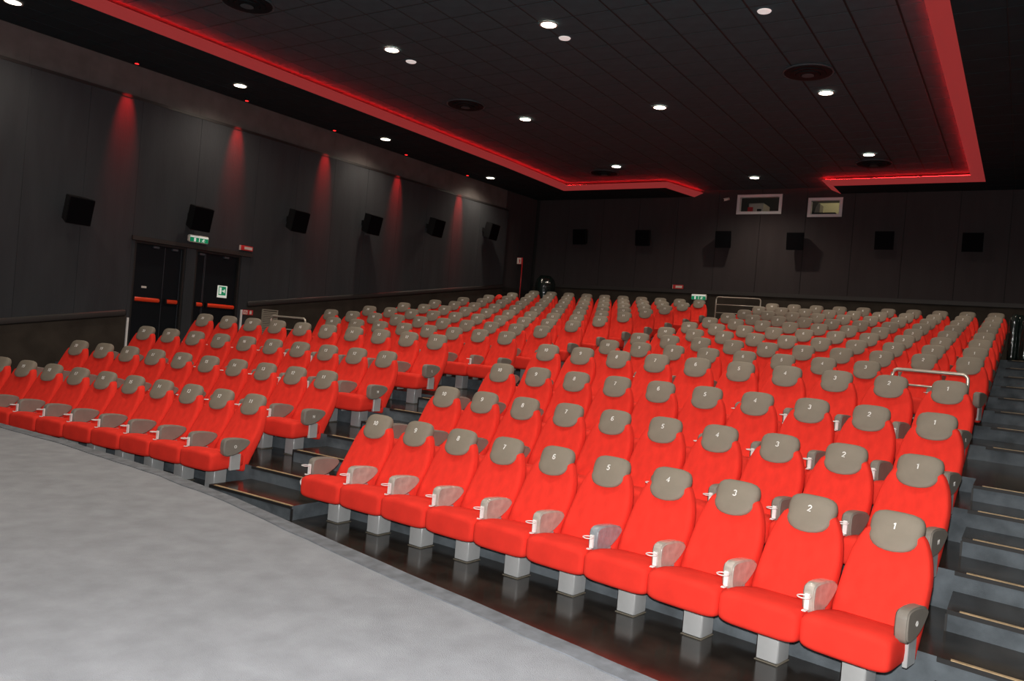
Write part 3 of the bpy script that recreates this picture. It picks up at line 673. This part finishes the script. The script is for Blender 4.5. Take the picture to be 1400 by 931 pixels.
# z, half width, front y, rear y
BACK = [(0.225, .270, -.330, -.235), (0.25, .284, -.345, -.215), (0.36, .292, -.350, -.160), (0.46, .294, -.325, -.095), (0.58, .294, -.245, -.030), (0.70, .289, -.165, .020), (0.80, .276, -.112, .050), (0.88, .254, -.078, .072), (0.94, .230, -.055, .085), (0.985, .205, -.036, .090), (1.015, .175, -.020, .088), (1.035, .120, -.002, .075)]
def backrest_mesh():
    rings = []; N = 44; zs = [0.225, 0.25, 0.30, 0.38, 0.46, 0.54, 0.62, 0.70, 0.77, 0.83, 0.88, 0.92, 0.955, 0.985, 1.005, 1.02, 1.035]
    for z in zs:
        hw, yf, yr = interp(BACK, z); th = (yr-yf)/2; yc = (yr+yf)/2; rg = []
        for x, y in sup(hw, th, 3.2, N):
            u = abs(x)/max(hw, 1e-6)
            yy = yc+y
            if y < 0 and 0.40 < z < 1.0:   # wings stand a little proud of the centre panel
                yy += 0.018*math.cos(min(u, 1)*math.pi/2)-0.016*max(0, u-0.6)/0.4
                if z < 0.9: yy += 0.006*math.sin(8.5*x/hw+2.0*z)*min(1, (0.92-z)/0.2)*(1-u**4)
            rg.append((x, yy, z))
        rings.append(rg)
    b = MB(); b.loft(rings); return b.build('backrest', MT['red'], True)
HEAD = [(0.878, .045, -.096, -.03), (0.885, .090, -.098, -.01), (0.900, .126, -.094, .0), (0.925, .152, -.086, .02), (0.955, .168, -.074, .05), (0.985, .174, -.057, .102), (1.02, .181, -.038, .110), (1.05, .182, -.021, .114), (1.08, .177, -.005, .112), (1.105, .164, .010, .106), (1.122, .140, .024, .096), (1.134, .098, .040, .080), (1.137, .05, .052, .070)]
def headrest_mesh():
    rings = []; N = 28
    for z, hw, yf, yr in HEAD:
        th = (yr-yf)/2; yc = (yr+yf)/2
        rings.append([(x, yc+y, z) for x, y in sup(hw, th, 3.0, N)])
    b = MB(); b.loft(rings); return b.build('headrest', MT['taupe'], True)
def cushion_mesh():
    rings = []; N = 24
    # y, half width, bottom, top
    for y, hw, zb, zt in ((-.800, .250, .300, .440), (-.797, .272, .280, .462), (-.785, .287, .264, .480), (-.755, .295, .256, .490), (-.70, .297, .252, .496), (-.60, .2975, .258, .490), (-.48, .2975, .268, .470), (-.38, .295, .275, .452), (-.32, .288, .285, .440), (-.30, .265, .31, .42)):
        zc, hz = (zb+zt)/2, (zt-zb)/2
        rings.append([(x, y, z) for x, z in sup(hw, hz, 5.5, N, 0, zc)])
    b = MB(); b.loft(rings); return b.build('seat_cushion', MT['redseat'], True)
def pedestal_mesh():
    b = MB(); b.box(-.085, .085, -.565, -.375, .004, .268); return bevel(b.build('pedestal', MT['post']), 0.012, 2, True)
def foot_mesh():
    b = MB(); b.box(-.088, .088, -.568, -.372, 0.0005, .0045); return b.build('foot_plate', MT['glue'])
ARM = [(-.60, .438), (-.635, .448), (-.655, .475), (-.665, .53), (-.662, .60), (-.650, .635), (-.615, .652), (-.55, .656), (-.45, .650), (-.36, .638), (-.30, .620), (-.276, .600), (-.272, .580), (-.290, .555), (-.34, .515), (-.42, .472), (-.50, .446)]
def arm_mesh(m, x0):
    b = MB(); b.prism(ARM, 'x', x0-.043, x0+.043); return bevel(b.build('armrest', m), 0.013, 3, True, 60)
def upright_mesh(x0):
    b = MB(); b.box(x0-.008, x0+.008, -.535, -.385, .20, .455); return b.build('arm_upright', MT['post'])
def endpanel_mesh(x0):
    b = MB(); b.box(x0-.016, x0+.016, -.535, -.385, .262, .455); return bevel(b.build('arm_upright', MT['post']), 0.004, 1, False)
def cup_mesh(x0):
    b = MB(); b.box(x0-.016, x0+.016, -.680, -.664, .485, .590)
    n = 20; r_ = .043
    b.tube([(x0+r_*math.cos(2*math.pi*k/n), -.730+r_*math.sin(2*math.pi*k/n), .580) for k in range(n)], .0042, 6, closed=True)
    b.box(x0-.014, x0+.014, -.722, -.685, .478, .484); b.tube([(x0, -.722, .480), (x0, -.728, .490)], .005, 6)
    return b.build('cup_holder', MT['white'], False)
def cap_mesh(x0):
    b = MB(); n = 18
    b.tube([(x0-.012+.036*math.cos(2*math.pi*k/n), -.735, .395+.036*math.sin(2*math.pi*k/n)) for k in range(n)], .011, 8, closed=True)
    b.box(x0-.012, x0+.004, -.725, -.665, .38, .41); return b.build('white_ring', MT['white'], False)
PM = dict(back=backrest_mesh(), head=headrest_mesh(), cush=cushion_mesh(), ped=pedestal_mesh(), foot=foot_mesh(),
          arm=arm_mesh(MT['arm'], -.30), armf=arm_mesh(MT['armfilm'], -.30), armb=arm_mesh(MT['armfilm2'], -.30), armr=arm_mesh(MT['arm'], .30),
          upr=upright_mesh(-.30), endp=endpanel_mesh(.30), cup=cup_mesh(-.30), cap=cap_mesh(-.300))
LET = 'ONMLKIHGFEDCB'
WORDS = 'zero one two three four five six seven eight nine ten eleven twelve thirteen fourteen fifteen sixteen seventeen eighteen nineteen twenty'.split()
def ar(cx, cy, rx, ry, a0, a1, n=9): return [(cx+rx*math.cos(R(a0+(a1-a0)*k/n)), cy+ry*math.sin(R(a0+(a1-a0)*k/n))) for k in range(n+1)]
STROKES = {'0': [ar(.3, .5, .25, .45, 0, 360, 18)], '1': [[(.14, .74), (.30, .86), (.36, .97), (.36, .03)]],
  '2': [ar(.3, .70, .24, .25, 170, -30)+[(.06, .05), (.56, .05)]], '3': [ar(.28, .72, .23, .23, 160, -90)+ar(.28, .27, .26, .23, 90, -160)],
  '4': [[(.60, .28), (.04, .28), (.42, .96), (.42, .02)]], '5': [[(.52, .95), (.16, .95), (.10, .52)]+ar(.28, .31, .25, .27, 120, -150)],
  '6': [ar(.32, .62, .26, .33, 50, 180)+ar(.31, .30, .25, .25, 180, 540, 16)], '7': [[(.05, .93), (.56, .93), (.38, .60), (.26, .03)]],
  '8': [ar(.3, .73, .21, .22, 0, 360, 16), ar(.3, .27, .25, .24, 0, 360, 16)], '9': [ar(.30, .69, .25, .25, 0, 360, 16)+ar(.28, .38, .27, .33, 0, -130)]}
def digits(t, h):
    k = ('d', t)
    if k in TXT: return TXT[k]
    b = MB(); adv = 0.70; x0 = -(len(t)*adv-0.1)/2; wd = 0.085
    for i, ch in enumerate(t):
        for st in STROKES[ch]:
            P = [Vector((x0+i*adv+p[0], p[1]-0.5)) for p in st]; L_, R_ = [], []
            for q, p in enumerate(P):
                tt = P[min(q+1, len(P)-1)]-P[max(q-1, 0)]; tt.normalize(); nn = Vector((-tt.y, tt.x))*wd
                L_.append(p+nn); R_.append(p-nn)
            n = len(P); vs = [(p.x*h, p.y*h, 0.0) for p in L_+R_]+[(p.x*h, p.y*h, 0.0022) for p in L_+R_]
            fs = []
            for q in range(n-1):
                fs += [(q, q+1, n+q+1, n+q), (2*n+q, 3*n+q, 3*n+q+1, 2*n+q+1), (q, 2*n+q, 2*n+q+1, q+1), (n+q, n+q+1, 3*n+q+1, 3*n+q)]
            b.add(vs, fs)
    TXT[k] = b.build('number', MT['digit']); return TXT[k]
def seat(row, num):
    x = -(num-1)*S-(GAP if num > 10 else 0); y = rowy(row, x); z = rowz(row)
    m = 2*C2*(x-XM); a = math.atan(m)*(1+0.28*max(0.0, (x+2.4)/2.4))
    blk = 'right block' if num <= 10 else 'left block'
    rw = {1: 'front row', 13: 'last row'}.get(row, '%s row from the stage' % ORD[row])
    t = thing('cinema_seat', 'red cinema seat with grey headrest numbered %s, %s, %s' % (WORDS[num], rw, blk), 'seat', (x, y, z), a+random.uniform(-.006, .006), 'red numbered cinema seats')
    link('backrest', PM['back'], t); h = link('headrest', PM['head'], t); link('seat_cushion', PM['cush'], t)
    link('pedestal', PM['ped'], t); link('foot_plate', PM['foot'], t)
    link('number', digits(str(num), 0.050), h, (0, -0.0245, 1.047), (R(90-29), 0, 0))
    am = PM['arm']
    if row == 1 and num < 10: am = PM['armb'] if num == 4 else PM['armf']
    ar = link('armrest', am, t); link('arm_upright', PM['upr'], t); link('cup_holder', PM['cup'], ar)
    if num in (1, 11):
        e = link('armrest', PM['armr'], t); link('arm_upright', PM['endp'], t)
        if row <= 4: link('row_letter', text_mesh(LET[row-1], 0.052, MT['digit']), e, (.3443, -.50, .55), (R(90), 0, R(90)))
    if num in (10, 20): link('white_ring', PM['cap'], t)
for row in range(1, 14):
    for num in range(1, 21):
        if row == 5 and num in (1, 2, 19, 20): continue
        seat(row, num)

# red cloth slung over a seat back far at the left
N = 16; rings = []
for k in range(11):
    t_ = k/10; s_ = -0.30+0.6*t_
    rings.append([(0.115*math.cos(2*math.pi*q/N)*(0.7+0.3*math.sin(math.pi*t_)), s_*0.5, 0.10*math.sin(math.pi*t_)+0.06*math.sin(2*math.pi*q/N)*(1+0.25*math.sin(5*t_*3))) for q in range(N)])
b = MB(); b.loft(rings); me = b.build('red_cloth', MT['red'], True)
xq = -12.62; tag(link('red_cloth', me, None, (xq, rowy(11, xq)+0.07, rowz(11)+0.99)), 'crumpled red cloth lying between two headrests far left at the back', 'cloth')
